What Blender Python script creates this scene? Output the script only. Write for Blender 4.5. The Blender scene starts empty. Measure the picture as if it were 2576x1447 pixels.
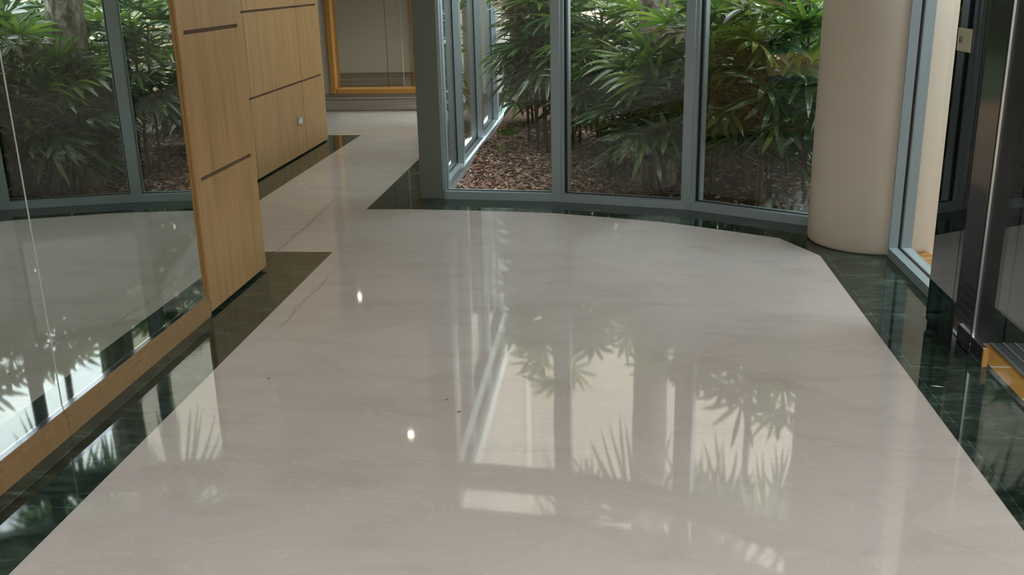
import bpy, bmesh, math, random
from mathutils import Vector, Matrix
random.seed(7)
S = bpy.context.scene
FILL_LEVEL = 1.7
COL = S.collection
IMW = 2576.0
# ------------------------------------------------------------------ materials
def newmat(name):
    m = bpy.data.materials.new(name); m.use_nodes = True
    nt = m.node_tree
    b = nt.nodes.get('Principled BSDF')
    return m, nt, b
def plain(name, col, rough=.5, metal=0., spec=.5, bump=0, bscale=200, var=0., vscale=3.):
    m, nt, b = newmat(name)
    b.inputs['Base Color'].default_value = (*col, 1)
    b.inputs['Roughness'].default_value = rough
    b.inputs['Metallic'].default_value = metal
    b.inputs['Specular IOR Level'].default_value = spec
    N, L = nt.nodes, nt.links
    tc = N.new('ShaderNodeTexCoord')
    if var:
        n = N.new('ShaderNodeTexNoise'); n.inputs['Scale'].default_value = vscale; n.inputs['Detail'].default_value = 5
        L.new(tc.outputs['Object'], n.inputs['Vector'])
        mx = N.new('ShaderNodeMix'); mx.data_type = 'RGBA'
        mx.inputs[6].default_value = (*[c*(1-var) for c in col], 1); mx.inputs[7].default_value = (*[min(1, c*(1+var)) for c in col], 1)
        L.new(n.outputs['Fac'], mx.inputs[0]); L.new(mx.outputs[2], b.inputs['Base Color'])
    if bump:
        n = N.new('ShaderNodeTexNoise'); n.inputs['Scale'].default_value = bscale
        L.new(tc.outputs['Object'], n.inputs['Vector'])
        bp = N.new('ShaderNodeBump'); bp.inputs['Strength'].default_value = bump; bp.inputs['Distance'].default_value = .01
        L.new(n.outputs['Fac'], bp.inputs['Height']); L.new(bp.outputs['Normal'], b.inputs['Normal'])
    return m
def ramp(nt, fac, stops):
    r = nt.nodes.new('ShaderNodeValToRGB'); e = r.color_ramp.elements
    while len(e) < len(stops): e.new(.5)
    for i, (p, c) in enumerate(stops): e[i].position = p; e[i].color = (*c, 1)
    nt.links.new(fac, r.inputs['Fac']); return r
def beige_marble():
    m, nt, b = newmat('cream_marble'); N, L = nt.nodes, nt.links
    tc = N.new('ShaderNodeTexCoord')
    mp = N.new('ShaderNodeMapping'); mp.inputs['Rotation'].default_value = (0, 0, math.radians(45)); L.new(tc.outputs['Object'], mp.inputs['Vector'])
    br = N.new('ShaderNodeTexBrick'); br.offset = 0
    for k, v in (('Color1', (.500, .462, .440, 1)), ('Color2', (.538, .500, .478, 1)), ('Mortar', (.46, .41, .36, 1)), ('Scale', 1.), ('Mortar Size', .0007), ('Mortar Smooth', 0.), ('Bias', 0.), ('Brick Width', .6), ('Row Height', .6)):
        br.inputs[k].default_value = v
    L.new(mp.outputs['Vector'], br.inputs['Vector'])
    # cloudy tone and pale veins, stretched
    mp2 = N.new('ShaderNodeMapping'); mp2.inputs['Rotation'].default_value = (0, 0, math.radians(28)); mp2.inputs['Scale'].default_value = (1.2, 3.4, 1); L.new(tc.outputs['Object'], mp2.inputs['Vector'])
    n1 = N.new('ShaderNodeTexNoise'); n1.inputs['Scale'].default_value = 1.6; n1.inputs['Detail'].default_value = 8; n1.inputs['Roughness'].default_value = .62; n1.inputs['Distortion'].default_value = .6
    L.new(mp2.outputs['Vector'], n1.inputs['Vector'])
    r1 = ramp(nt, n1.outputs['Fac'], [(.3, (.90, .885, .86)), (.5, (1, 1, 1)), (.75, (1.0, .99, .98))])
    mx = N.new('ShaderNodeMix'); mx.data_type = 'RGBA'; mx.blend_type = 'MULTIPLY'; mx.inputs[0].default_value = 1
    L.new(br.outputs['Color'], mx.inputs[6]); L.new(r1.outputs['Color'], mx.inputs[7])
    n2 = N.new('ShaderNodeTexNoise'); n2.inputs['Scale'].default_value = 2.3; n2.inputs['Detail'].default_value = 6; n2.inputs['Distortion'].default_value = 1.4
    L.new(mp2.outputs['Vector'], n2.inputs['Vector'])
    r2 = ramp(nt, n2.outputs['Fac'], [(.487, (0, 0, 0)), (.5, (.5, .5, .5)), (.513, (0, 0, 0))])
    mx2 = N.new('ShaderNodeMix'); mx2.data_type = 'RGBA'; L.new(r2.outputs['Color'], mx2.inputs[0])
    L.new(mx.outputs[2], mx2.inputs[6]); mx2.inputs[7].default_value = (.60, .555, .50, 1)
    L.new(mx2.outputs[2], b.inputs['Base Color'])
    b.inputs['Roughness'].default_value = .035; b.inputs['IOR'].default_value = 1.52
    # hardly perceptible unevenness of the polish
    n3 = N.new('ShaderNodeTexNoise'); n3.inputs['Scale'].default_value = 2.2; L.new(tc.outputs['Object'], n3.inputs['Vector'])
    bp = N.new('ShaderNodeBump'); bp.inputs['Strength'].default_value = .25; bp.inputs['Distance'].default_value = .0012
    L.new(n3.outputs['Fac'], bp.inputs['Height']); L.new(bp.outputs['Normal'], b.inputs['Normal'])
    return m
def green_marble():
    m, nt, b = newmat('dark_green_marble'); N, L = nt.nodes, nt.links
    tc = N.new('ShaderNodeTexCoord')
    mp = N.new('ShaderNodeMapping'); mp.inputs['Scale'].default_value = (1.3, 3.2, 1); mp.inputs['Rotation'].default_value = (0, 0, .15); L.new(tc.outputs['Object'], mp.inputs['Vector'])
    n1 = N.new('ShaderNodeTexNoise'); n1.inputs['Scale'].default_value = 5; n1.inputs['Detail'].default_value = 9; n1.inputs['Roughness'].default_value = .68; n1.inputs['Distortion'].default_value = .9
    L.new(mp.outputs['Vector'], n1.inputs['Vector'])
    r1 = ramp(nt, n1.outputs['Fac'], [(.35, (.006, .011, .009)), (.5, (.016, .032, .024)), (.6, (.036, .066, .048)), (.75, (.10, .14, .11))])
    br = N.new('ShaderNodeTexBrick'); br.offset = 0
    mp3 = N.new('ShaderNodeMapping'); mp3.inputs['Location'].default_value = (-1.185, -.62, 0); L.new(tc.outputs['Object'], mp3.inputs['Vector'])
    for k, v in (('Color1', (.75, .75, .75, 1)), ('Color2', (1.2, 1.2, 1.2, 1)), ('Mortar', (3.2, 3.4, 3.2, 1)), ('Scale', 1.), ('Mortar Size', .0012), ('Mortar Smooth', 0.), ('Bias', 0.), ('Brick Width', .6), ('Row Height', .62)):
        br.inputs[k].default_value = v
    L.new(mp3.outputs['Vector'], br.inputs['Vector'])
    mx = N.new('ShaderNodeMix'); mx.data_type = 'RGBA'; mx.blend_type = 'MULTIPLY'; mx.inputs[0].default_value = 1
    L.new(r1.outputs['Color'], mx.inputs[6]); L.new(br.outputs['Color'], mx.inputs[7]); L.new(mx.outputs[2], b.inputs['Base Color'])
    b.inputs['Roughness'].default_value = .04; b.inputs['IOR'].default_value = 1.6
    return m
def veneer():
    m, nt, b = newmat('blond_timber_veneer'); N, L = nt.nodes, nt.links
    tc = N.new('ShaderNodeTexCoord'); mp = N.new('ShaderNodeMapping'); mp.inputs['Scale'].default_value = (14, 14, .9); L.new(tc.outputs['Object'], mp.inputs['Vector'])
    n = N.new('ShaderNodeTexNoise'); n.inputs['Scale'].default_value = 1.6; n.inputs['Detail'].default_value = 7; n.inputs['Roughness'].default_value = .6; n.inputs['Distortion'].default_value = .5
    L.new(mp.outputs['Vector'], n.inputs['Vector'])
    r = ramp(nt, n.outputs['Fac'], [(.25, (.27, .155, .062)), (.45, (.37, .225, .098)), (.62, (.415, .255, .115)), (.85, (.47, .31, .145))])
    L.new(r.outputs['Color'], b.inputs['Base Color']); b.inputs['Roughness'].default_value = .38; b.inputs['Specular IOR Level'].default_value = .35
    return m
def glassmat(name, tint=(.93, .96, .95), ior=1.5, boost=0.):
    m = bpy.data.materials.new(name); m.use_nodes = True; nt = m.node_tree; nt.nodes.clear(); N, L = nt.nodes, nt.links
    o = N.new('ShaderNodeOutputMaterial'); mx = N.new('ShaderNodeMixShader'); t = N.new('ShaderNodeBsdfTransparent'); g = N.new('ShaderNodeBsdfGlossy')
    t.inputs['Color'].default_value = (*tint, 1); g.inputs['Roughness'].default_value = 0; g.inputs['Color'].default_value = (1, 1, 1, 1)
    # Schlick reflectance of one glass face, the same from either side
    ge = N.new('ShaderNodeNewGeometry'); dt = N.new('ShaderNodeVectorMath'); dt.operation = 'DOT_PRODUCT'
    L.new(ge.outputs['Normal'], dt.inputs[0]); L.new(ge.outputs['Incoming'], dt.inputs[1])
    def mth(op, a, b=None):
        n = N.new('ShaderNodeMath'); n.operation = op
        for k, v in enumerate((a, b)):
            if v is None: continue
            if isinstance(v, (int, float)): n.inputs[k].default_value = v
            else: L.new(v, n.inputs[k])
        return n.outputs[0]
    r0 = ((ior-1)/(ior+1))**2
    f5 = mth('POWER', mth('SUBTRACT', 1.0, mth('ABSOLUTE', dt.outputs['Value'])), 5.0)
    f = mth('ADD', mth('MULTIPLY', f5, 1-r0), r0)
    L.new(f, mx.inputs[0]); L.new(t.outputs[0], mx.inputs[1]); L.new(g.outputs[0], mx.inputs[2]); L.new(mx.outputs[0], o.inputs[0])
    return m
def leafmat(name, stops, trans=.35, rough=.27):
    m, nt, b = newmat(name); N, L = nt.nodes, nt.links
    g = N.new('ShaderNodeNewGeometry')
    r = ramp(nt, g.outputs['Random Per Island'], stops)
    L.new(r.outputs['Color'], b.inputs['Base Color']); b.inputs['Roughness'].default_value = rough; b.inputs['Specular IOR Level'].default_value = 1.0; b.inputs['Coat Weight'].default_value = .5; b.inputs['Coat Roughness'].default_value = .22
    tr = N.new('ShaderNodeBsdfTranslucent'); L.new(r.outputs['Color'], tr.inputs['Color'])
    mx = N.new('ShaderNodeMixShader'); mx.inputs[0].default_value = trans
    o = [x for x in N if x.type == 'OUTPUT_MATERIAL'][0]
    L.new(b.outputs[0], mx.inputs[1]); L.new(tr.outputs[0], mx.inputs[2]); L.new(mx.outputs[0], o.inputs[0])
    return m
def island(name, stops, rough=.8):
    m, nt, b = newmat(name); g = nt.nodes.new('ShaderNodeNewGeometry')
    r = ramp(nt, g.outputs['Random Per Island'], stops); nt.links.new(r.outputs['Color'], b.inputs['Base Color']); b.inputs['Roughness'].default_value = rough
    return m
def barkmat():
    m, nt, b = newmat('grey_bark'); N, L = nt.nodes, nt.links
    tc = N.new('ShaderNodeTexCoord'); mp = N.new('ShaderNodeMapping'); mp.inputs['Scale'].default_value = (1, 1, .45); L.new(tc.outputs['Object'], mp.inputs['Vector'])
    v = N.new('ShaderNodeTexVoronoi'); v.inputs['Scale'].default_value = 30; L.new(mp.outputs['Vector'], v.inputs['Vector'])
    n = N.new('ShaderNodeTexNoise'); n.inputs['Scale'].default_value = 22; n.inputs['Detail'].default_value = 6; L.new(mp.outputs['Vector'], n.inputs['Vector'])
    r = ramp(nt, n.outputs['Fac'], [(.32, (.08, .065, .05)), (.5, (.27, .23, .185)), (.7, (.45, .40, .33))])
    L.new(r.outputs['Color'], b.inputs['Base Color']); b.inputs['Roughness'].default_value = .9
    bp = N.new('ShaderNodeBump'); bp.inputs['Strength'].default_value = .9; bp.inputs['Distance'].default_value = .02
    L.new(v.outputs['Distance'], bp.inputs['Height']); L.new(bp.outputs['Normal'], b.inputs['Normal'])
    return m
def stonemat(name, a, c):
    m, nt, b = newmat(name); N, L = nt.nodes, nt.links
    tc = N.new('ShaderNodeTexCoord'); mp = N.new('ShaderNodeMapping'); mp.inputs['Scale'].default_value = (.5, .5, 22); L.new(tc.outputs['Object'], mp.inputs['Vector'])
    n = N.new('ShaderNodeTexNoise'); n.inputs['Scale'].default_value = 2; n.inputs['Detail'].default_value = 5; L.new(mp.outputs['Vector'], n.inputs['Vector'])
    r = ramp(nt, n.outputs['Fac'], [(.35, a), (.65, c)]); L.new(r.outputs['Color'], b.inputs['Base Color']); b.inputs['Roughness'].default_value = .3
    return m
def tilemat(name, c1, c2, mort, w, h, ms, loc=(0, 0, 0)):
    m, nt, b = newmat(name); N, L = nt.nodes, nt.links
    tc = N.new('ShaderNodeTexCoord'); mp = N.new('ShaderNodeMapping'); mp.inputs['Location'].default_value = loc; L.new(tc.outputs['Object'], mp.inputs['Vector'])
    br = N.new('ShaderNodeTexBrick'); br.offset = 0
    for k, v in (('Color1', (*c1, 1)), ('Color2', (*c2, 1)), ('Mortar', (*mort, 1)), ('Scale', 1.), ('Mortar Size', ms), ('Mortar Smooth', 0.), ('Brick Width', w), ('Row Height', h)):
        br.inputs[k].default_value = v
    L.new(mp.outputs['Vector'], br.inputs['Vector']); L.new(br.outputs['Color'], b.inputs['Base Color']); b.inputs['Roughness'].default_value = .5
    return m
M = dict(
 beige=beige_marble(), green=green_marble(), veneer=veneer(),
 alu=plain('pale_blue_grey_aluminium', (.31, .39, .42), .42, 0., .5),
 post=plain('green_grey_cladding', (.150, .175, .155), .45),
 gasket=plain('black_rubber', (.006, .006, .007), .5),
 gap=plain('black_recess', (.004, .004, .004), .8),
 glass=glassmat('clear_window_glass'),
 doorglass=glassmat('tinted_door_glass', (.55, .58, .57), 1.52),
 mirror=plain('smoked_mirror', (.62, .665, .625), .0, 1.),
 chrome=plain('polished_edge_strip', (.55, .58, .62), .04, 1.),
 cream=plain('cream_plaster', (.58, .52, .435), .75, bump=.05, bscale=300, var=.02),
 wallc=plain('cream_wall_paint', (.50, .46, .385), .7, var=.02),
 ceil=plain('white_ceiling_paint', (.78, .75, .70), .8),
 stone=stonemat('banded_stone_skirting', (.20, .165, .13), (.31, .26, .205)),
 oak=plain('honey_timber_frame', (.36, .175, .035), .4, var=.12, vscale=9),
 sillwood=plain('reeded_timber_sill', (.30, .185, .085), .5, var=.15, vscale=30),
 black=plain('black_lacquered_metal', (.008, .008, .009), .06, 0., .7),
 blackglass=plain('black_glass', (.006, .007, .007), .0, 0., .9),
 plate=plain('cream_metal_plate', (.47, .44, .34), .4),
 steel=plain('brushed_steel', (.45, .46, .47), .3, 1.),
 white=plain('white_plastic', (.8, .8, .78), .35),
 dark=plain('dark_slot', (.01, .01, .01), .6),
 mulchbase=plain('soil_under_bark', (.060, .030, .018), .95, bump=.8, bscale=60, var=.5, vscale=14),
 chips=island('bark_chips', [(0., (.08, .034, .024)), (.3, (.23, .105, .070)), (.6, (.42, .225, .155)), (.85, (.60, .41, .31)), (1., (.78, .64, .53))]),
 leaf=leafmat('palm_leaf', [(0., (.018, .065, .026)), (.4, (.042, .120, .042)), (.75, (.100, .210, .055)), (1., (.200, .310, .070))]),
 young=leafmat('young_palm_leaf', [(0., (.060, .150, .022)), (.6, (.140, .260, .030)), (1., (.270, .390, .045))], .45),
 dryleaf=leafmat('dry_palm_leaf', [(0., (.20, .13, .06)), (1., (.38, .29, .16))], .2, .7),
 cane=plain('palm_cane', (.085, .060, .040), .9, var=.4, vscale=30),
 bark=barkmat(),
 render=plain('pale_cream_render', (.55, .475, .39), .85, var=.02),
 buff=plain('buff_render', (.55, .43, .27), .85, var=.03),
 paving=plain('pale_concrete_paving', (.72, .71, .68), .8, var=.06),
 concrete=plain('grey_concrete_kerb', (.42, .43, .42), .8, var=.12, vscale=20),
 terracotta=tilemat('orange_terracotta_tiles', (.44, .20, .038), (.47, .22, .045), (.62, .58, .52), .6, .31, .006, (-1.16, -.01, 0)),
 mat_=plain('charcoal_mat_pile', (.055, .062, .075), .9),
 matrib=plain('grey_metal_rib', (.30, .31, .32), .5, .4),
 roof=plain('matt_black_cladding', (.010, .010, .011), .7, spec=.2),
 thinline=plain('brown_floor_line', (.36, .30, .25), .05, 0., .5),
 lawn=plain('mown_lawn', (.06, .10, .03), .9, var=.3, vscale=20),
 outwall=plain('bright_cream_render', (.86, .77, .66), .85, var=.02),
 kerb=plain('weathered_grey_kerb', (.19, .195, .19), .85, var=.15, vscale=25),
 lamp=None,
)
def emis(name, col, st):
    m = bpy.data.materials.new(name); m.use_nodes = True; nt = m.node_tree; nt.nodes.clear()
    o = nt.nodes.new('ShaderNodeOutputMaterial'); e = nt.nodes.new('ShaderNodeEmission'); e.inputs[0].default_value = (*col, 1); e.inputs[1].default_value = st
    nt.links.new(e.outputs[0], o.inputs[0]); return m
M['lamp'] = emis('lit_downlight_bulb', (1, .86, .62), 130)
# ------------------------------------------------------------------ helpers
def tag(o, label=None, cat=None, group=None, kind=None):
    if label: o['label'] = label
    if cat: o['category'] = cat
    if group: o['group'] = group
    if kind: o['kind'] = kind
    return o
def obj(name, bm, mat, parent=None, smooth=False, bevel=0):
    me = bpy.data.meshes.new(name); bm.normal_update(); bm.to_mesh(me); bm.free()
    me.materials.append(M[mat] if isinstance(mat, str) else mat)
    if smooth:
        for p in me.polygons: p.use_smooth = True
    o = bpy.data.objects.new(name, me); COL.objects.link(o)
    if parent: o.parent = parent; o.matrix_parent_inverse = Matrix.Translation(parent.location).inverted() if not parent.rotation_euler.z else (Matrix.Translation(parent.location) @ Matrix.Rotation(parent.rotation_euler.z, 4, 'Z')).inverted()
    if bevel:
        b = o.modifiers.new('bevel', 'BEVEL'); b.width = bevel; b.segments = 2; b.limit_method = 'ANGLE'
    return o
def empty(name, loc, **k):
    o = bpy.data.objects.new(name, None); o.location = loc; o.empty_display_size = .1; COL.objects.link(o)
    return tag(o, **k)
def B(): return bmesh.new()
def box(bm, x0, x1, y0, y1, z0, z1):
    v = [bm.verts.new((x, y, z)) for z in (z0, z1) for x, y in ((x0, y0), (x1, y0), (x1, y1), (x0, y1))]
    for f in ((3, 2, 1, 0), (4, 5, 6, 7), (0, 1, 5, 4), (1, 2, 6, 5), (2, 3, 7, 6), (3, 0, 4, 7)): bm.faces.new([v[i] for i in f])
def sbox(bm, p, q, s0, s1, n0, n1, z0, z1):
    """box in the frame of the line p->q: s along it (metres from p), n to its left (outwards)"""
    p = Vector(p); d = (Vector(q)-p).normalized(); n = Vector((-d.y, d.x))
    c = [p+d*s+n*m for s, m in ((s0, n0), (s1, n0), (s1, n1), (s0, n1))]
    v = [bm.verts.new((a.x, a.y, z)) for z in (z0, z1) for a in c]
    for f in ((3, 2, 1, 0), (4, 5, 6, 7), (0, 1, 5, 4), (1, 2, 6, 5), (2, 3, 7, 6), (3, 0, 4, 7)): bm.faces.new([v[i] for i in f])
def prism(bm, poly, z0, z1):
    a = [bm.verts.new((x, y, z0)) for x, y in poly]; b = [bm.verts.new((x, y, z1)) for x, y in poly]
    n = len(poly)
    bm.faces.new(b); bm.faces.new(a[::-1])
    for i in range(n): bm.faces.new([a[i], a[(i+1) % n], b[(i+1) % n], b[i]])
def cyl(bm, c, r0, r1, z0, z1, n=24, axis='Z'):
    a, b = [], []
    for i in range(n):
        t = 2*math.pi*i/n; u, w = math.cos(t), math.sin(t)
        for L_, r, z in ((a, r0, z0), (b, r1, z1)):
            if axis == 'Z': L_.append(bm.verts.new((c[0]+r*u, c[1]+r*w, z)))
            else: L_.append(bm.verts.new((z, c[0]+r*u, c[1]+r*w)))
    for i in range(n): bm.faces.new([a[i], a[(i+1) % n], b[(i+1) % n], b[i]])
    bm.faces.new(b); bm.faces.new(a[::-1])
def tube(bm, pts, rads, n=7):
    rings = []
    for i, p in enumerate(pts):
        p = Vector(p); d = (Vector(pts[min(i+1, len(pts)-1)])-Vector(pts[max(i-1, 0)])).normalized()
        a = d.orthogonal().normalized() if abs(d.z) < .95 else Vector((1, 0, 0)); a = (a-d*a.dot(d)).normalized(); b = d.cross(a)
        rings.append([bm.verts.new(p+(a*math.cos(2*math.pi*k/n)+b*math.sin(2*math.pi*k/n))*rads[i]) for k in range(n)])
    for r, s in zip(rings, rings[1:]):
        for k in range(n): bm.faces.new([r[k], r[(k+1) % n], s[(k+1) % n], s[k]])
    bm.faces.new(rings[-1]); bm.faces.new(rings[0][::-1])

H = 2.6           # ceiling
GX = -1.25        # corridor glass line
# window polyline (interior foot of the frame, measured): corner, mullions, behind pillar
W = [(-1.18, 6.765), (-.36, 6.672), (.505, 6.43), (1.36, 5.90)]
WE = W[3]
ARC = [(-1.658, 6.445), (-1.367, 6.447), (-1.011, 6.417), (-.661, 6.376), (-.35, 6.325), (.066, 6.187), (.337, 6.085), (.495, 5.998), (.686, 5.885), (.99, 5.70), (1.15, 5.327)]
# ------------------------------------------------------------------ floor
bm = B()
FL = [(-2.05, -4), (1.46, -4), (1.46, 3.99), (1.628, 3.99), (1.628, 5.9), (1.36, 5.92), (.53, 6.44), (-.35, 6.70), (-1.2, 6.80), (GX, 6.80), (GX, 11.75), (-6.5, 11.75), (-6.5, 9.3), (-2.85, 9.3), (-2.85, 5.0), (-2.05, 5.0)]
prism(bm, FL, -.15, 0)
floor = obj('floor', bm, 'beige'); tag(floor, 'polished cream marble floor reflecting the windows', 'floor', kind='structure')
def floor_line(pts, w):  # thin wobbling brown ribbon laid just above the floor
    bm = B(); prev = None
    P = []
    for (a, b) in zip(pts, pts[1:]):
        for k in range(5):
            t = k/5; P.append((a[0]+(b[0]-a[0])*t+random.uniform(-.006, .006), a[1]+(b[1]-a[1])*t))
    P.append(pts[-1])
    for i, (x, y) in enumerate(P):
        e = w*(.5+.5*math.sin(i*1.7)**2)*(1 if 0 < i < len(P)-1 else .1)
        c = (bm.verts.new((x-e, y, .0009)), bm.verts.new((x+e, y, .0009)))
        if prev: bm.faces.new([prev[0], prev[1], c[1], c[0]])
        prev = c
    tag(obj('brown_line', bm, 'thinline', floor), 'thin brown line wandering along the marble')
floor_line([(-1.967, 6.715), (-1.961, 6.526), (-1.954, 6.288), (-1.954, 6.197), (-1.93, 5.939), (-1.936, 5.708), (-1.929, 5.493), (-1.926, 5.36), (-1.945, 5.2), (-1.95, 5.12)], .004)
floor_line([(-1.482, 5.089), (-1.489, 4.915), (-1.472, 4.704), (-1.485, 4.604), (-1.497, 4.476), (-1.5, 4.354), (-1.484, 4.183), (-1.49, 4.059)], .0022)
def inlay(n, poly, label):
    bm = B(); prism(bm, poly, .0, .0006); tag(obj('trim_%d' % n, bm, 'green'), label, 'floor border', kind='structure')
inlay(1, [(-1.90, -4), (-1.597, -4), (-1.597, 5.355), (-2.3, 5.355), (-2.3, 5.02), (-1.90, 5.02)], 'dark green marble border strip along the mirror wall')
inlay(2, [(-2.79, 5.75), (-2.515, 5.75), (-2.515, 9.755), (-3.6, 9.755), (-3.6, 9.44), (-2.79, 9.44)], 'dark marble border strip along the far timber panelling')
inlay(3, ARC[1:] + [(1.152, -4), (1.46, -4), (1.46, 3.99), (1.628, 3.99), (1.628, 5.9), (1.36, 5.92), (.53, 6.44), (-.35, 6.70), (-1.2, 6.80), (GX, 6.80), (GX, 11.6), (-1.658, 11.6), ARC[0]], 'dark green marble border curving along the garden windows')
def crumb(x, y, a, b, mat, name, label, ang=0):
    bm = B(); c_, s_ = math.cos(ang), math.sin(ang); top = bm.verts.new((x, y, .003)); ring = []
    for k in range(8):
        t = k*math.pi/4; u, v = a*math.cos(t)*random.uniform(.7, 1.1), b*math.sin(t)*random.uniform(.7, 1.1)
        ring.append(bm.verts.new((x+u*c_-v*s_, y+u*s_+v*c_, .0008)))
    for k in range(8): bm.faces.new([ring[k], ring[(k+1) % 8], top])
    tag(obj(name, bm, mat), label, 'debris')
crumb(-1.341, 3.489, .006, .005, 'dark', 'crumb', 'single dark speck on the cream floor towards the left')
crumb(-.538, 3.218, .011, .003, 'dark', 'dead_insect', 'small dark winged insect lying on the middle of the cream floor', .1)
crumb(-.600, 3.321, .006, .0022, 'dark', 'crumb', 'tiny dark crumb just beyond the insect on the cream floor')
crumb(1.225, 3.525, .026, .0025, 'white', 'paper_scrap', 'thin white scrap on the dark green border at right', -.25)
# ------------------------------------------------------------------ ceiling and plain walls
bm = B(); prism(bm, [(-2.9, -4.15), (1.62, -4.15), (1.62, 5.75), (1.42, 6.0), (.56, 6.52), (-.33, 6.79), (-1.18, 6.90), (-1.18, 14.6), (-6.5, 14.6), (-6.5, 9.3), (-2.9, 9.3)], H, H+.2)
tag(obj('ceiling', bm, 'ceil'), 'flat white ceiling over lobby and corridor', 'ceiling', kind='structure')
def wall(name, bm, mat, label): return tag(obj(name, bm, mat), label, 'wall', kind='structure')
bm = B(); box(bm, -2.2, -1.93, -4, 4.945, 0, H)
wall('wall_left', bm, 'wallc', 'backing wall behind the mirror and near timber panel')
bm = B(); box(bm, -2.95, -2.802, 4.99, 9.19, 0, H); wall('wall_corridor', bm, 'wallc', 'backing wall behind the far timber panelling')
bm = B(); box(bm, -2.95, -2.205, 4.6, 4.98, 0, H); wall('wall_return', bm, 'wallc', 'short return wall behind the near timber panel')
bm = B(); box(bm, -6.5, -2.95, 9.2, 9.40, 0, H); box(bm, -6.65, -6.5, 9.2, 11.8, 0, H)
wall('wall_side', bm, 'wallc', 'cream wall round the corner behind the far timber panelling')
bm = B()
box(bm, -6.5, -3.30, 11.6, 11.75, 0, H); box(bm, -3.30, -1.25, 11.6, 11.75, 0, .205); box(bm, -3.30, -1.25, 11.6, 11.75, 2.5, H); box(bm, -1.55, -1.18, 11.6, 11.75, .205, 2.5)
wall('wall_far', bm, 'wallc', 'cream wall at the far end of the corridor')
# room seen through the far opening
bm = B(); box(bm, -6.5, -.6, 14.35, 14.5, 0, H); box(bm, -.75, -.6, 11.75, 14.35, 0, H); box(bm, -6.65, -6.5, 11.75, 14.5, 0, H)
wall('wall_end', bm, 'wallc', 'cream wall seen through the far timber-framed opening')
bm = B(); box(bm, -6.5, -.75, 11.75, 14.35, -.15, 0)
tag(obj('floor_back', bm, 'beige'), 'marble floor of the room past the framed opening', 'floor', kind='structure')
bm = B(); box(bm, -.75, -.6, 11.75, 14.5, H, H+.2); box(bm, -1.18, -.75, 11.75, 14.5, H, H+.2)
tag(obj('ceiling_back', bm, 'ceil'), 'white ceiling above the room past the framed opening', 'ceiling', kind='structure')
def skirting(name, x0, x1, y, label):
    bm = B()
    for z0, z1, d in ((0, .022, .020), (.022, .135, .030), (.135, .150, .024), (.150, .172, .034), (.172, .182, .022), (.182, .207, .027)):
        box(bm, x0, x1, y-d, y, z0, z1)
    tag(obj(name, bm, 'stone'), label, 'skirting', kind='structure')
skirting('baseboard_far', -6.5, -1.25, 11.6, 'moulded grey-brown stone skirting under the framed opening')
skirting('baseboard_end', -6.5, -.75, 14.35, 'stone skirting seen through the glass of the framed opening')
# timber frame with glass in the far wall
w4 = empty('window_4', (-2.4, 11.6, .2), label='timber-framed glazed opening at the corridor end', cat='window', kind='structure')
bm = B(); X0, X1, Z0, Z1 = -3.315, -1.55, .207, 2.5
for a in ((X0, X0+.075, Z0, Z1), (X1-.075, X1, Z0, Z1), (X0+.075, X1-.075, Z0, Z0+.065), (X0+.075, X1-.075, Z1-.065, Z1)): box(bm, a[0], a[1], 11.555, 11.77, a[2], a[3])
obj('window_frame', bm, 'oak', w4, bevel=.012)
for i, (a, b) in enumerate(((X0+.077, -2.625), (-2.621, X1-.077))):
    bm = B(); box(bm, a, b, 11.64, 11.648, Z0+.066, Z1-.066); obj('glass_pane', bm, 'glass', w4)
bm = B(); box(bm, -2.6245, -2.6215, 11.639, 11.649, Z0+.066, Z1-.066); obj('joint', bm, 'gap', w4)
# timber panel beyond the opening
pn = empty('timber_wainscot', (-2.3, 14.32, 0), label='honey timber panel behind the glass at the corridor end', cat='wall panel')
bm = B(); box(bm, -2.84, -.8, 14.262, 14.318, .014, .635); box(bm, -2.84, -.8, 14.262, 14.318, .650, 2.3); obj('board', bm, 'oak', pn)
bm = B(); box(bm, -2.83, -.82, 14.275, 14.315, .634, .651); obj('slot', bm, 'gap', pn)
# ------------------------------------------------------------------ timber panels
def slotpanel(root, xf, depth, y0, y1, z0, z1, slots, inset0, inset1, mat='veneer'):
    """veneered slab facing +X with shallow horizontal slots that stop short of its edges"""
    bm = B(); hs = .009
    zs = [z0]
    for s in slots: zs += [s-hs, s+hs]
    zs.append(z1)
    for i in range(0, len(zs), 2): box(bm, xf-depth, xf, y0, y1, zs[i], zs[i+1])
    for s in slots:
        if inset0 > 0: box(bm, xf-depth, xf, y0, y0+inset0, s-hs, s+hs)
        if inset1 > 0: box(bm, xf-depth, xf, y1-inset1, y1, s-hs, s+hs)
    bmesh.ops.remove_doubles(bm, verts=bm.verts, dist=1e-5)
    o = obj('board', bm, mat, root)
    for s in slots:
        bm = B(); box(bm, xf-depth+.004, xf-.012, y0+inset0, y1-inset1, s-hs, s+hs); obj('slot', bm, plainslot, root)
    return o
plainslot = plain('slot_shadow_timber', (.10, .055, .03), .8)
pa = empty('timber_wainscot', (-1.89, 4.6, 0), label='near blond timber wall panel beside the mirror, with two slots', cat='wall panel')
slotpanel(pa, -1.870, .055, 4.235, 5.005, .018, H-.01, (.640, 1.295, 1.95), .055, .06)
bm = B(); box(bm, -2.2, -1.925, 4.95, 5.005, .018, H-.01); obj('return_board', bm, 'veneer', pa)
bm = B(); box(bm, -1.925, -1.89, 4.24, 4.99, 0.0007, .018); obj('recessed_base', bm, 'gap', pa)
pb = empty('timber_wainscot', (-2.8, 8, 0), label='far blond timber wall panelling with seams and a power outlet', cat='wall panel')
SE = [5.0, 7.435, 8.745, 9.44]
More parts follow.
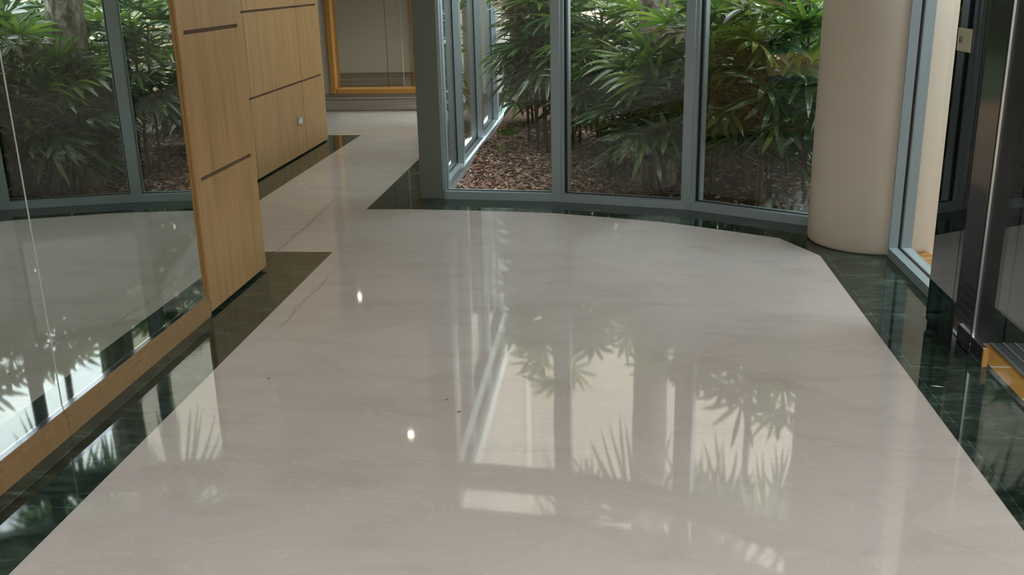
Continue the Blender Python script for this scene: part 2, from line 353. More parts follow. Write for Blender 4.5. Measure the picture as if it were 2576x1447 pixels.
for i in range(3):
    slotpanel(pb, -2.765, .035, SE[i]+(.004 if i else 0), SE[i+1]-(.004 if i < 2 else 0), .014, H-.01, (.642, 1.288, 1.95), .0, .085 if i == 2 else 0)
    bm = B(); box(bm, -2.797, -2.775, SE[i+1]-.004, SE[i+1]+(.004 if i < 2 else -.003), .02, H-.02); obj('seam', bm, 'gap', pb)
bm = B(); box(bm, -2.8, -2.785, 5.03, 9.43, 0.0007, .014); obj('recessed_base', bm, 'gap', pb)
# power outlet
po = empty('power_outlet', (-2.765, 8.59, .315), label='steel double power outlet on the far timber panelling', cat='power outlet')
bm = B(); box(bm, -2.765, -2.756, 8.535, 8.645, .275, .350); obj('plate', bm, 'steel', po, bevel=.003)
for y in (8.562, 8.616):
    bm = B(); box(bm, -2.756, -2.7525, y-.018, y+.018, .285, .322); s = obj('socket', bm, 'white', po, bevel=.001)
    bm = B(); box(bm, -2.7525, -2.7521, y-.009, y-.007, .300, .310); box(bm, -2.7525, -2.7521, y+.006, y+.008, .300, .310); box(bm, -2.7525, -2.7521, y-.001, y+.001, .289, .298); obj('pin_slots', bm, 'dark', s)
    bm = B(); box(bm, -2.756, -2.751, y-.008, y+.008, .328, .344); obj('switch', bm, 'white', po, bevel=.001)
# ------------------------------------------------------------------ mirror wall
def mirror(y0, y1, label):
    r = empty('wall_mirror', (-1.89, (y0+y1)/2, .1), label=label, cat='mirror')
    bm = B(); box(bm, -1.898, -1.885, y0, y1, .094, H-.02); obj('mirror_glass', bm, 'mirror', r)
    bm = B(); box(bm, -1.885, -1.8825, y0, y1, .0965, .114); obj('edge_strip', bm, 'chrome', r)
    return r
m1 = mirror(2.957, 4.215, 'smoked mirror panel next to the near timber panel')
bm = B(); box(bm, -1.897, -1.883, 4.215, 4.222, .094, H-.02); obj('end_strip', bm, 'oak', m1)
mirror(.6, 2.951, 'smoked mirror panel at the left edge, nearest the viewer')
mirror(-3.9, .594, 'smoked mirror panel behind the viewer')
for y in (2.954, .597):
    bm = B(); box(bm, -1.9, -1.884, y-.003, y+.003, .09, H-.02); obj('mirror_joint', bm, 'concrete'); 
    o = bpy.data.objects[-1] if False else COL.objects[-1]
    tag(o, 'thin vertical joint strip between smoked mirror panels' if y > 1 else 'thin joint strip between the rear mirror panels', 'trim')
sl = empty('timber_sill', (-1.88, 2, 0), label='reeded timber sill running under the mirror', cat='sill')
def sill_len(y0, y1):
    bm = B()
    # a timber rail whose sloping upper face is cut with fine reeds
    prof = [(-1.93, .0), (-1.872, .0), (-1.872, .052)]
    n = 7; a = Vector((-1.872, .052)); b = Vector((-1.8845, .096)); d = (b-a)/n; nn = Vector((d.y, -d.x)).normalized()*.0038
    for k in range(n):
        p = a+d*k; prof += [tuple(p+d*.12), tuple(p+d*.32+nn), tuple(p+d*.72+nn), tuple(p+d*.9)]
    prof += [(-1.8845, .096), (-1.93, .096)]
    A = [bm.verts.new((x, y0, z)) for x, z in prof]; C_ = [bm.verts.new((x, y1, z)) for x, z in prof]
    k = len(prof)
    for i in range(k): bm.faces.new([A[i], C_[i], C_[(i+1) % k], A[(i+1) % k]])
    bm.faces.new(A); bm.faces.new(C_[::-1])
    bmesh.ops.recalc_face_normals(bm, faces=bm.faces)
    obj('reeded_rail', bm, 'sillwood', sl)
sill_len(2.956, 4.232); sill_len(-3.9, 2.953)
# ------------------------------------------------------------------ garden windows
def glazed(n, pts, label, depth=.11, s_first=0., s_last=0., head=True, posts=None, zt=2.13, cut=.055):
    root = empty('window_%d' % n, (pts[0][0], pts[0][1], 0), label=label, cat='window', kind='structure')
    hw = .042; gz = depth*.5
    for i, (p, q) in enumerate(zip(pts, pts[1:])):
        Lg = (Vector(q)-Vector(p)).length
        for nm, z0, z1 in (('bottom_rail', 0.0007, cut), ('transom', zt, zt+.18), ('top_rail', 2.54, H)):
            a = B(); sbox(a, p, q, 0, Lg, 0, gz-.007, z0, z1); sbox(a, p, q, 0, Lg, gz+.007, depth, z0, z1)
            r = obj(nm, a, 'alu', root)
            g = B(); sbox(g, p, q, 0, Lg, gz-.007, gz+.007, z0, z1+.004 if nm == 'bottom_rail' else z1); obj('gasket', g, 'gasket', r)
        for z0, z1 in ((cut+.003, zt), (zt+.18, 2.54)):
            g = B(); sbox(g, p, q, (.053 if n == 1 else hw+.002), Lg-hw-.002, gz-.004, gz+.004, z0, z1); obj('glass_pane', g, 'glass', root)
    for i, p in enumerate(pts):
        if i == 0 and not s_first: continue
        if i == len(pts)-1 and not s_last: continue
        seg = (pts[i], pts[i+1]) if i < len(pts)-1 else None
        if seg is None:
            d = (Vector(pts[i])-Vector(pts[i-1])).normalized(); seg = (pts[i], (pts[i][0]+d.x, pts[i][1]+d.y))
        a = B()
        if n == 1:      # stepped glazing bead on the right-hand side
            sbox(a, *seg, -hw, .022, -.004, gz-.010, 0.0007, H); sbox(a, *seg, .022, .040, gz-.034, gz-.010, cut, H); sbox(a, *seg, -hw, .062, gz+.010, depth+.004, 0.0007, H)
        else:
            sbox(a, *seg, -hw, hw, -.004, gz-.010, 0.0007, H); sbox(a, *seg, -hw, hw, gz+.010, depth+.004, 0.0007, H)
        r = obj('mullion', a, 'alu', root)
        g = B(); sbox(g, *seg, -hw+.002, .052 if n == 1 else hw-.002, gz-.010, gz+.010, 0.0007, H); obj('gasket', g, 'gasket', r)
    return root
glazed(1, W, 'curved garden window of tall panes in pale aluminium frames', s_last=1)
# first stile of window 1 against the corner post
w1 = COL.objects['window_1']
a = B(); sbox(a, W[0], W[1], 0, .022, 0, .048, .0007, H); sbox(a, W[0], W[1], 0, .022, .062, .11, .0007, H); r = obj('stile', a, 'alu', w1)
g = B(); sbox(g, W[0], W[1], 0, .020, .048, .062, .0007, H); obj('gasket', g, 'gasket', r)
# corner post
cp = B(); prism(cp, [(-1.343, 6.785), (-1.181, 6.767), (-1.181, 6.89), (-1.343, 6.89)], .0007, H)
tag(obj('corner_post', cp, 'post', bevel=.003), 'grey-green clad corner post between corridor and garden window', 'post')
# corridor glass wall (outwards = +X, so the line runs towards -Y)
CW = [(-1.300, 11.60), (-1.300, 10.445), (-1.300, 9.165), (-1.300, 7.91), (-1.300, 6.87)]
glazed(2, CW, 'row of tall corridor panes seen end-on beside the garden', s_first=0)
# ledge / kerb on the garden side
bm = B(); box(bm, -1.19, -1.145, 6.91, 12.7, -.12, .012)
tag(obj('concrete_kerb', bm, 'kerb', bevel=.006), 'pale concrete kerb below the corridor panes, edging the bark bed', 'kerb')
# round pillar
bm = B(); ring = []
zz = [(.0007, .350), (.006, .357), (.018, .361), (.05, .361), (1.2, .361), (H, .361)]
for z, r in zz: ring.append([bm.verts.new((1.512+r*math.cos(2*math.pi*k/96), 5.683+r*math.sin(2*math.pi*k/96), z)) for k in range(96)])
for a, b in zip(ring, ring[1:]):
    for k in range(96): bm.faces.new([a[k], a[(k+1) % 96], b[(k+1) % 96], b[k]])
bm.faces.new(ring[-1]); bm.faces.new(ring[0][::-1])
tag(obj('round_pillar', bm, 'cream', smooth=True), 'round cream plastered pillar between garden window and side window', 'pillar')
# ------------------------------------------------------------------ right wall: side window, door
SWp = [(1.505, 5.345), (1.505, 4.26)]
w3 = empty('window_3', (1.505, 5.3, 0), label='narrow floor-length side window right of the round pillar', cat='window', kind='structure')
def seg3(nm, s0, s1, z0, z1):
    a = B(); sbox(a, *SWp, s0, s1, 0, .048, z0, z1); sbox(a, *SWp, s0, s1, .066, .12, z0, z1); r = obj(nm, a, 'alu', w3)
    g = B(); sbox(g, *SWp, s0+.001, s1-.001, .048, .066, z0, z1+.002 if nm == 'bottom_rail' else z1); obj('gasket', g, 'gasket', r)
seg3('stile', 0, .04, .0007, H); seg3('bottom_rail', .04, 1.085, .0007, .05); seg3('top_rail', .04, 1.085, 2.2, H)
g = B(); sbox(g, *SWp, .045, 1.08, .054, .060, .052, 2.2); obj('glass_pane', g, 'glass', w3)
# black sliding door casing and leaf
d1 = empty('door_1', (1.42, 4.0, 0), label='black glass sliding entrance door', cat='door', kind='structure')
bm = B(); box(bm, 1.388, 1.452, 3.875, 4.215, .001, H-.01); obj('door_stile', bm, 'black', d1)
bm = B(); box(bm, 1.380, 1.388, 3.915, 4.213, .03, H-.02); obj('door_glass', bm, 'blackglass', d1)
bm = B(); box(bm, 1.381, 1.389, 3.876, 3.913, .001, H-.01); obj('door_edge', bm, 'black', d1)
bm = B(); box(bm, 1.452, 1.625, 4.19, 4.262, .001, H-.01); box(bm, 1.467, 1.625, 3.99, 4.19, .001, H-.01); obj('door_post', bm, 'roof', d1)
# clear leaf towards the viewer
d2 = empty('door_2', (1.46, 2, 0), label='clear glass door leaf nearest the viewer at the right edge', cat='door', kind='structure')
bm = B(); box(bm, 1.456, 1.464, -.5, 3.872, .012, 2.3); obj('glass_pane', bm, 'glass', d2)
bm = B(); box(bm, 1.4555, 1.4645, 3.869, 3.874, .079, 2.3); obj('edge_strip', bm, 'steel', d2)
bm = B(); box(bm, 1.453, 1.467, 3.735, 3.868, .012, .072); obj('bottom_rail', bm, 'black', d2)
bm = B(); box(bm, 1.4525, 1.4675, 3.735, 3.868, .072, .078); obj('rail_strip', bm, 'chrome', d2)
bm = B(); box(bm, 1.452, 1.472, 3.725, 3.735, .001, .074); obj('end_bracket', bm, 'oak', d2)
bm = B(); box(bm, 1.44, 1.62, -.54, 3.99, 2.3, H); obj('header', bm, 'black', d2)
# key switch plate
ks = empty('key_switch', (1.38, 4.11, 1.22), label='cream key switch plate on the black door', cat='switch')
bm = B(); box(bm, 1.3735, 1.3800, 4.035, 4.182, 1.178, 1.266); obj('plate', bm, 'plate', ks, bevel=.002)
bm = B(); cyl(bm, (4.128, 1.222), .012, .011, 1.3655, 1.3735, 20, 'X'); k = obj('key_barrel', bm, 'steel', ks, smooth=False)
bm = B(); box(bm, 1.3651, 1.3656, 4.127, 4.129, 1.214, 1.230); obj('keyhole', bm, 'dark', k)
# dark leaf standing out from the wall, behind the clear door
bm = B(); box(bm, 1.63, 3.4, 3.985, 4.05, .004, H)
wd = tag(obj('wall_porch', bm, 'roof'), 'black porch wall beyond the entrance door', 'wall', kind='structure')
# threshold, tiles, mat outside
bm = B(); box(bm, 1.470, 1.484, -4, 3.985, -.1, .004); tag(obj('threshold_strip', bm, 'chrome'), 'thin aluminium threshold strip beside the orange tiles', 'threshold')
bm = B(); box(bm, 1.484, 6.0, -4, 3.985, -.1, .0); box(bm, 1.63, 6.0, 3.985, 6.2, -.1, .0)
tag(obj('ground', bm, 'terracotta'), 'orange terracotta tiles outside the entrance', 'paving', kind='structure')
mt = empty('entrance_mat', (1.9, 2, 0), label='ribbed charcoal entrance mat outside the glass door', cat='mat')
bm = B(); box(bm, 1.575, 2.6, .5, 3.98, .0002, .006); obj('pile', bm, 'mat_', mt)
bm = B()
for k in range(22): box(bm, 1.572+k*.047, 1.580+k*.047, .5, 3.98, .0002, .009)
obj('rib', bm, 'matrib', mt)
bm = B(); box(bm, 1.625, 4.6, -4, 4.05, 2.9, 3.05)  # unseen canopy added to darken the outside of the entrance
tag(obj('shading_canopy', bm, 'ceil'), 'added flat canopy shading the entrance porch, out of view', 'ceiling', kind='structure')
# exterior wall seen through the side window
bm = B(); box(bm, 1.63, 1.95, 5.405, 5.9, -.05, 3.2); box(bm, 1.95, 4.2, 5.40, 5.55, -.05, 3.2)
wall('wall_outside', bm, 'outwall', 'cream rendered outer wall seen through the side window')
bm = B(); box(bm, -2.2, 1.62, -4.15, -4, 0, H)
wall('wall_back', bm, 'wallc', 'cream wall behind the viewer')
bm = B(); box(bm, 1.45, 1.62, -3.98, -.55, 0, H); wall('wall_right', bm, 'wallc', 'cream wall to the right behind the viewer')
# ------------------------------------------------------------------ downlights
for i, (x, y, lab) in enumerate(((-1.78, 11.1, 'ceiling downlight at the far end of the corridor'), (-1.845, 8.25, 'ceiling downlight near the start of the corridor'), (-3.36, 12.37, 'ceiling downlight in the room past the framed opening'),)):
    r = empty('downlight', (x, y, H), label=lab, cat='ceiling light')
    bm = B(); cyl(bm, (x, y), .055, .055, H-.008, H, 28); obj('trim_ring', bm, 'white', r)
    bm = B(); cyl(bm, (x, y), .020, .020, H-.011, H-.008, 24); obj('bulb', bm, 'lamp', r)
    l = bpy.data.lights.new('downlight_beam', 'SPOT'); l.energy = 10 if i < 2 else 60; l.color = (1, .86, .66); l.spot_size = math.radians(110); l.spot_blend = .8; l.shadow_soft_size = .05
    lo = bpy.data.objects.new('downlight_beam', l); COL.objects.link(lo); lo.location = (x, y, H-.03); lo.parent = r; lo.matrix_parent_inverse = Matrix.Translation(r.location).inverted()
M['fill_surface'] = emis('fill_glow', (1, .97, .95), FILL_LEVEL)
r = empty('fill_panel', (-.2, -1.1, H), label='added unseen fill light panel above the lobby behind the viewer', cat='ceiling light')  # unseen glowing panel added to brighten the lobby
bm = B()
for a in ((-1.6, -1.54, -3.7, 1.5), (1.14, 1.2, -3.7, 1.5), (-1.54, 1.14, -3.7, -3.64), (-1.54, 1.14, 1.44, 1.5)): box(bm, *a, H-.03, H)
obj('frame', bm, 'white', r)
for k in range(4):
    bm = B(); box(bm, -1.535, 1.135, -3.635+k*1.27, -3.635+k*1.27+1.26, H-.012, H-.001); obj('fill_surface', bm, 'fill_surface', r)
# ------------------------------------------------------------------ garden
def wy(x):  # outer face of window 1 at x
    for (a, b) in zip(W, W[1:]):
        if a[0] <= x <= b[0]: return a[1]+(b[1]-a[1])*(x-a[0])/(b[0]-a[0])+.14
    return W[0][1]+.14 if x < W[0][0] else W[3][1]+.14-(x-W[3][0])*.5
bm = B()
nx, ny = 40, 30; gv = {}
for i in range(nx+1):
    for j in range(ny+1):
        x = -1.145+(3.0+1.145)*i/nx; y0 = wy(min(x, 1.5)); y = y0+(12.78-y0)*(j/ny)**1.6
        z = .0+(.05*min(1, (y-y0)/1.2))+.02*math.sin(x*5+y*3)*min(1, (y-y0)/.4)
        gv[i, j] = bm.verts.new((x, y, z-.012))
for i in range(nx):
    for j in range(ny): bm.faces.new([gv[i, j], gv[i+1, j], gv[i+1, j+1], gv[i, j+1]])
tag(obj('garden_bed', bm, 'mulchbase', smooth=True), 'brown soil bed of the courtyard garden', 'garden bed', kind='structure')
def gz(x, y): 
    y0 = wy(min(x, 1.5)); return (.05*min(1, (y-y0)/1.2))+.02*math.sin(x*5+y*3)*min(1, max(0, y-y0)/.4)-.012
bm = B()
for k in range(17000):
    x = random.uniform(-1.14, 2.2) if k % 4 == 0 else random.uniform(-1.14, .35)
    y = wy(min(x, 1.5)) + .0+ 3.2*random.random()**1.5
    L_, w_ = random.uniform(.010, .034), random.uniform(.004, .012)
    th = random.uniform(0, math.pi); c = Vector((x, y, gz(x, y)+random.uniform(.002, .016)))
    u = Vector((math.cos(th), math.sin(th), random.uniform(-.35, .35))).normalized(); v = u.cross(Vector((random.uniform(-.4, .4), random.uniform(-.4, .4), 1))).normalized(); n_ = u.cross(v)*.003
    q = [bm.verts.new(c+u*a*L_+v*b*w_+n_*h) for a, b, h in ((-1, -.7, 0), (-.2, -1, 1.2), (1, -.5, 0), (.8, .8, 0), (-.1, 1, 1.2), (-1, .5, 0))]
    bm.faces.new([q[0], q[1], q[4], q[5]]); bm.faces.new([q[1], q[2], q[3], q[4]])
tag(obj('bark_mulch', bm, 'chips'), 'reddish bark chip mulch covering the garden bed', 'mulch', kind='stuff')
# --- palm leaves
UP = Vector((0, 0, 1))
def blade(bm, o, d, nrm, L_, w, droop, nseg=5):
    side = d.cross(nrm).normalized(); prev = None
    for i in range(nseg+1):
        t = i/nseg
        wd_ = w*(.28+.72*min(1, t*3.2))*(1 if t < .72 else max(.16, 1-(t-.72)/.28*.84))
        p = o+d*(L_*t)+Vector((0, 0, -droop*L_*t*t))
        c = (bm.verts.new(p+side*wd_+nrm*wd_*.28), bm.verts.new(p-nrm*wd_*.10), bm.verts.new(p-side*wd_+nrm*wd_*.28))
        if prev: bm.faces.new([prev[0], prev[1], c[1], c[0]]); bm.faces.new([prev[1], prev[2], c[2], c[1]])
        prev = c
def fan(bm, o, axis, nrm, L_, n, spread, rnd, w=.0205, droop=.25):
    axis = axis.normalized(); nrm = (nrm-axis*nrm.dot(axis)).normalized()
    for k in range(n):
        a = spread*(k/(n-1)-.5)*2+rnd.uniform(-.06, .06)
        d = Matrix.Rotation(a, 3, nrm) @ axis; d = (d+nrm*rnd.uniform(-.05, .16)).normalized()
        ll = L_*(1-.22*abs(a)/max(spread, .01))*rnd.uniform(.88, 1.1)
        blade(bm, o+d*.012, d, nrm, ll, w*rnd.uniform(.8, 1.15), droop*rnd.uniform(.6, 1.5))
def palm(x, y, h, canes, spread, label, seed, group=None, leafL=.31, zmin=.35, density=1., lean=(0, 0), name='lady_palm', maxR=.36):
    rnd = random.Random(seed)
    z0 = gz(x, y) if y < 11 else 0
    r = empty(name, (x, y, z0), label=label, cat='palm', group=group)
    fol = B(); yng = B(); dry = B(); pet = B()
    for c in range(canes):
        th = rnd.uniform(0, 6.28); rr = spread*math.sqrt(rnd.random()); bx, by = x+rr*math.cos(th), y+rr*math.sin(th)
        by = max(by, wy(min(bx, 1.5))+.10); bx = max(bx, -1.0)
        hh = h*rnd.uniform(.72, 1.0)
        tx, ty = bx+lean[0]*hh+rnd.uniform(-.08, .08), by+lean[1]*hh+rnd.uniform(-.06, .08)
        cb = B(); pts = [(bx+(tx-bx)*t+.012*math.sin(t*7+c), by+(ty-by)*t, z0-.01+(hh+.01)*t) for t in (0, .25, .5, .75, 1)]
        tube(cb, pts, [.013, .012, .011, .009, .006]); obj('cane', cb, 'cane', r, smooth=True)
        nl = int((5.5+hh*9.5)*density)
        for k in range(nl):
            t = zmin/hh+(1-zmin/hh)*((k+rnd.random())/nl)
            t = min(t, 1); base = Vector(pts[0]).lerp(Vector(pts[-1]), t)
            az = k*2.4+rnd.uniform(-.4, .4)
            elev = (-.25+1.25*t**1.6)+rnd.uniform(-.2, .25)
            out = Vector((math.cos(az)*math.cos(elev), math.sin(az)*math.cos(elev), math.sin(elev)))
            pl = rnd.uniform(.12, .30)*(maxR/.36)
            tip = base+out*pl
            lim = wy(min(tip.x, 1.5))
            if tip.y < lim+.12 or tip.x < -1.0: out = Vector((out.x*.6, abs(out.y), out.z)); out.x = abs(out.x) if tip.x < -1.0 else out.x; out.normalize(); tip = base+out*pl; 
            if tip.y < lim+.06: tip.y = lim+.06
            tube(pet, [base, base.lerp(tip, .5)+Vector((0, 0, .015)), tip], [.0035, .003, .0025], 4)
            e2 = elev-.35+rnd.uniform(-.35, .25)
            ax = Vector((math.cos(az)*math.cos(e2), math.sin(az)*math.cos(e2), math.sin(e2)))
            if ax.y < 0: ax.y *= max(.0, min(1, (tip.y-lim)/.35)); ax.normalize()
            if ax.x < 0 and tip.x < -.7: ax.x *= max(0, (tip.x+1.1)/.4); ax.normalize()
            nrm = UP*math.cos(e2)-Vector((math.cos(az), math.sin(az), 0))*math.sin(e2)+Vector((rnd.uniform(-.5, .5), rnd.uniform(-.5, .5), 0))
            kind = dry if rnd.random() < .035 else (yng if (t > .72 and rnd.random() < .5) or rnd.random() < .06 else fol)
            fan(kind, tip, ax, nrm, leafL*rnd.uniform(.75, 1.15), rnd.choice((7, 8, 9, 10)), rnd.uniform(1.2, 1.8), rnd, droop=rnd.uniform(.0, .38))
    # keep every blade on the garden side of the glass
    for g_ in (fol, yng, dry, pet):
        for v in g_.verts:
            l = wy(min(v.co.x, 1.5))+.012
            if v.co.y < l and v.co.x < 1.7: v.co.y = l+random.random()*.006
            if v.co.x < -1.125: v.co.x = -1.125
            if v.co.z < .01: v.co.z = .012+random.random()*.02
    obj('foliage', fol, 'leaf', r, smooth=True)
    if len(yng.verts): obj('young_leaves', yng, 'young', r, smooth=True)
    else: yng.free()
    if len(dry.verts): obj('dry_leaves', dry, 'dryleaf', r, smooth=True)
    else: dry.free()
    obj('stalks', pet, 'young', r, smooth=True)
    return r
palm(-.60, 8.38, 1.75, 5, .16, 'lady palm with bare brown canes in the left garden pane', 1, zmin=.62, density=1.1)
palm(-.72, 9.10, 1.8, 3, .12, 'lady palm at the far left beside the corridor panes', 2, zmin=.5)
palm(.00, 7.60, 1.25, 4, .12, 'low wide lady palm standing left of the tree trunk', 3, zmin=.45)
palm(.24, 6.98, .92, 4, .10, 'short lady palm in front of the tree trunk', 4, zmin=.37, leafL=.33)
palm(.66, 6.92, 1.22, 4, .11, 'lady palm just right of the tree trunk, behind the second mullion', 5, zmin=.37, leafL=.33)
palm(.98, 6.74, 1.32, 4, .12, 'lady palm pressed to the middle of the right garden pane', 6, zmin=.37, leafL=.33)
palm(1.32, 6.62, 1.40, 4, .12, 'lady palm with pale shiny fans beside the round pillar', 7, zmin=.37, leafL=.34)
palm(.72, 7.60, 1.42, 4, .16, 'tall lady palm behind the second mullion, second row', 8, zmin=.3)
palm(1.30, 7.45, 1.45, 4, .16, 'tall lady palm in the right pane, second row', 9, zmin=.3)
palm(-.15, 8.75, 1.7, 4, .2, 'lady palm in deep shade left of the tree trunk', 10, zmin=.3)
palm(.70, 8.60, 1.45, 4, .2, 'lady palm behind the tree trunk to its right', 11, zmin=.25)
GB = 'lady palms massed at the back of the bed'; LB = 'lady palm in the dense green mass at the back of the bed'
for k, (x, y, h) in enumerate(((1.5, 8.5, 1.4), (2.2, 7.8, 1.35), (-.6, 10.1, 1.7), (.25, 9.9, 1.6), (1.1, 9.8, 1.5), (2.0, 9.2, 1.4), (2.5, 6.9, 1.3))):
    palm(x, y, h, 4, .24, LB, 20+k, group=GB, zmin=.2)
palm(.36, 6.86, .42, 2, .05, 'very low dark palm sprawling at the foot of the tree trunk', 61, zmin=.14, leafL=.30, density=.75)
# seedlings
def seedling(x, y, h, label, seed):
    rnd = random.Random(seed); z0 = gz(x, y); r = empty('palm_seedling', (x, y, z0), label=label, cat='seedling')
    b_ = B(); tube(b_, [(x, y, z0-.005), (x+.01, y, z0+h*.5), (x, y+.01, z0+h)], [.004, .004, .003], 6); obj('stem', b_, 'cane', r)
    f = B()
    for k in range(3 if h > .1 else 1):
        az = k*2.2+.4+rnd.random()*.4; ax = Vector((math.cos(az)*.7, math.sin(az)*.5, .75)).normalized()
        fan(f, Vector((x, y+.005, z0+h)), ax, Vector((-ax.x, -ax.y, 1)), .17 if h > .1 else .13, 4, .9, rnd, w=.013, droop=.3)
    obj('foliage', f, 'young', r, smooth=True)
seedling(-.88, 8.45, .13, 'small palm seedling with several fingers on the mulch at left', 41)
seedling(-.935, 8.07, .06, 'tiny palm sprout nearest the window corner', 42)
# fallen twig on the mulch
bm = B(); tube(bm, [(-.86, 7.95, .02), (-.62, 8.15, .045), (-.42, 8.28, .03)], [.004, .005, .003], 6); tag(obj('fallen_twig', bm, 'dryleaf'), 'thin pale twig lying on the mulch in the left pane', 'twig')
# tree
tr = empty('palm_tree', (.335, 7.33, 0), label='thick grey-barked tree trunk rising out of the palms', cat='tree')
bm = B(); rg = []
for i in range(41):
    z = -.03+3.5*i/40; ring_ = []
    for k in range(28):
        a = 2*math.pi*k/28; rr = .135*(1+.25*math.exp(-max(z, 0)*4))*(1+.03*math.sin(5*a+z*2)+.025*math.sin(11*a-z*7)+random.uniform(-.02, .02))
        ring_.append(bm.verts.new((.335+rr*math.cos(a), 7.33+rr*math.sin(a), z)))
    rg.append(ring_)
for a, b in zip(rg, rg[1:]):
    for k in range(28): bm.faces.new([a[k], a[(k+1) % 28], b[(k+1) % 28], b[k]])
bm.faces.new(rg[-1]); obj('trunk', bm, 'bark', tr, smooth=True)
def crown(root, c, n, seed, L_=.6, R=.7, dz=-.3):
    rnd = random.Random(seed); f = B(); p_ = B()
    for k in range(n):
        az = k*2.4; el = rnd.uniform(-.5, .9); out = Vector((math.cos(az)*math.cos(el), math.sin(az)*math.cos(el), math.sin(el)))
        tip = c+out*R*rnd.uniform(.7, 1.1)
        tip.y = max(tip.y, wy(min(tip.x, 1.5))+.25)
        tube(p_, [c, c.lerp(tip, .5)+Vector((0, 0, .06)), tip], [.012, .010, .007], 5)
        ax = (out+Vector((0, 0, dz-.6))).normalized()
        if ax.y < 0: ax.y *= .2; ax.normalize()
        fan(f, tip, ax, UP+out*.4, L_*rnd.uniform(.8, 1.1), 13, 1.5, rnd, w=.019, droop=.45)
    for v in f.verts:
        l = wy(min(v.co.x, 1.5))+.05
        if v.co.y < l and v.co.x < 1.8: v.co.y = l
    obj('crown', f, 'leaf', root, smooth=True); obj('stalks', p_, 'cane', root)
crown(tr, Vector((.335, 7.33, 3.4)), 20, 5, .65, .7)
t2 = empty('slender_palm', (1.25, 8.05, 0), label='slender palm with a drooping crown above the right pane', cat='tree')
bm = B(); tube(bm, [(1.25, 8.05, 0), (1.22, 8.0, 1.6), (1.2, 7.9, 3.2)], [.035, .032, .026], 10); obj('trunk', bm, 'cane', t2, smooth=True)
crown(t2, Vector((1.2, 7.9, 3.2)), 14, 6, .5, .5)
# walls and ground past the garden
bm = B(); box(bm, -1.10, 3.6, 12.8, 13.0, -.1, 10); wall('wall_garden', bm, 'render', 'tall cream building wall closing the garden')
bm = B(); box(bm, -6.6, -1.19, 6.95, 14.6, 2.802, 7.0); wall('wall_upper', bm, 'render', 'cream upper storey above the corridor')
bm = B(); box(bm, 1.38, 1.79, 11.3, 12.6, -.1, 1.30); box(bm, 1.79, 1.80, 11.3, 12.6, -.1, 1.30)
tag(obj('garden_pier', bm, 'buff'), 'square buff rendered pier behind the palms', 'pier')
bm = B(); box(bm, 1.9, 3.9, 10.35, 10.5, -.1, 1.45); tag(obj('low_wall', bm, 'render'), 'low cream garden wall behind the right-hand palms', 'wall')
bm = B()
prism(bm, [(3.0, 6.2), (40, 6.2), (40, 60), (-30, 60), (-30, 15), (-1.2, 15), (-1.2, 13.0), (3.0, 13.0)], -.12, -.02)
tag(obj('ground_outer', bm, 'paving'), 'pale sunlit paving beyond the garden', 'paving', kind='structure')
bm = B(); box(bm, 6.0, 60, -60, 6.2, -.12, -.02); box(bm, -60, 6.0, -60, -4.15, -.12, -.02); box(bm, -60, -6.7, -4.15, 60, -.12, -.02); tag(obj('ground_lawn', bm, 'lawn'), 'green lawn around the building', 'lawn', kind='structure')
hd = empty('backdrop_hedge', (7.2, -1, 0), label='added unseen green screen across from the entrance, darkening reflections', cat='backdrop_hedge')  # unseen greenery added to keep the window reflections dark
bm = B(); rnd = random.Random(3)
for k in range(11000):
    o_ = Vector((6.7+rnd.random()*1.2, rnd.uniform(-22, 6), 3.4*rnd.random()**.8)); d_ = Vector((rnd.uniform(-1, .3), rnd.uniform(-1, 1), rnd.uniform(-.6, 1))).normalized()
    blade(bm, o_, d_, (UP-d_*d_.z).normalized(), .38, .05, .3, 2)
obj('foliage', bm, 'leaf', hd, smooth=True)
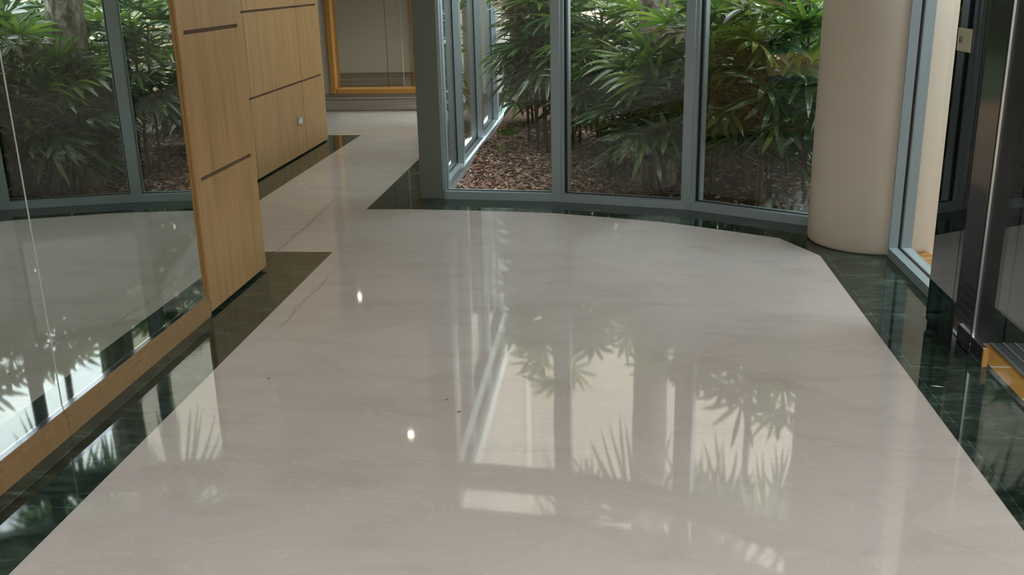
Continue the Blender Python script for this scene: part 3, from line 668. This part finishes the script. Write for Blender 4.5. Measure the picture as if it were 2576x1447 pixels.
bm = B(); box(bm, 7.9, 8.0, -22, 6, -.1, 3.2); obj('branch_core', bm, 'cane', hd)
fb = empty('railing', (8, 22, 0), label='pale railing far beyond the garden, seen in the mirror', cat='railing')
bm = B()
for z in (.45, .75, 1.05): box(bm, 2, 20, 22, 22.06, z, z+.06)
obj('rail', bm, 'paving', fb)
for k in range(10):
    bm = B(); box(bm, 2+k*1.98, 2.06+k*1.98, 22, 22.06, -.02, 1.1); obj('post', bm, 'paving', fb)
# ------------------------------------------------------------------ world, camera
w = bpy.data.worlds.new('World'); S.world = w; w.use_nodes = True; nt = w.node_tree; bg = nt.nodes['Background']
tc = nt.nodes.new('ShaderNodeTexCoord'); sp = nt.nodes.new('ShaderNodeSeparateXYZ'); nt.links.new(tc.outputs['Generated'], sp.inputs[0])
r = ramp(nt, sp.outputs['Z'], [(.0, (.80, .86, .92)), (.5, (.92, .96, 1.0)), (1., (.88, .94, 1.0))])
nt.links.new(r.outputs['Color'], bg.inputs['Color']); bg.inputs['Strength'].default_value = 5.0
yaw, pitch, roll, F = -0.10353117, 0.30705667, -0.02363469, 2470.09
cy, sy, cp_, sp_ = math.cos(yaw), math.sin(yaw), math.cos(pitch), math.sin(pitch)
f = Vector((sy*cp_, cy*cp_, -sp_)); rt = Vector((cy, -sy, 0)); up = rt.cross(f)
r2 = rt*math.cos(roll)+up*math.sin(roll); u2 = -rt*math.sin(roll)+up*math.cos(roll)
cam = bpy.data.cameras.new('Camera'); co = bpy.data.objects.new('Camera', cam); COL.objects.link(co)
co.matrix_world = Matrix(((r2.x, u2.x, -f.x, 0), (r2.y, u2.y, -f.y, 0), (r2.z, u2.z, -f.z, 1.5), (0, 0, 0, 1)))
cam.sensor_width = 36; cam.lens = 36*F/IMW; cam.clip_start = .05; cam.clip_end = 300
S.camera = co
S.view_settings.view_transform = 'Standard'; S.view_settings.look = 'None'; S.view_settings.gamma = 1; S.view_settings.exposure = 0.86
S.cycles.max_bounces = 10; S.cycles.diffuse_bounces = 5; S.cycles.glossy_bounces = 6; S.cycles.transparent_max_bounces = 24
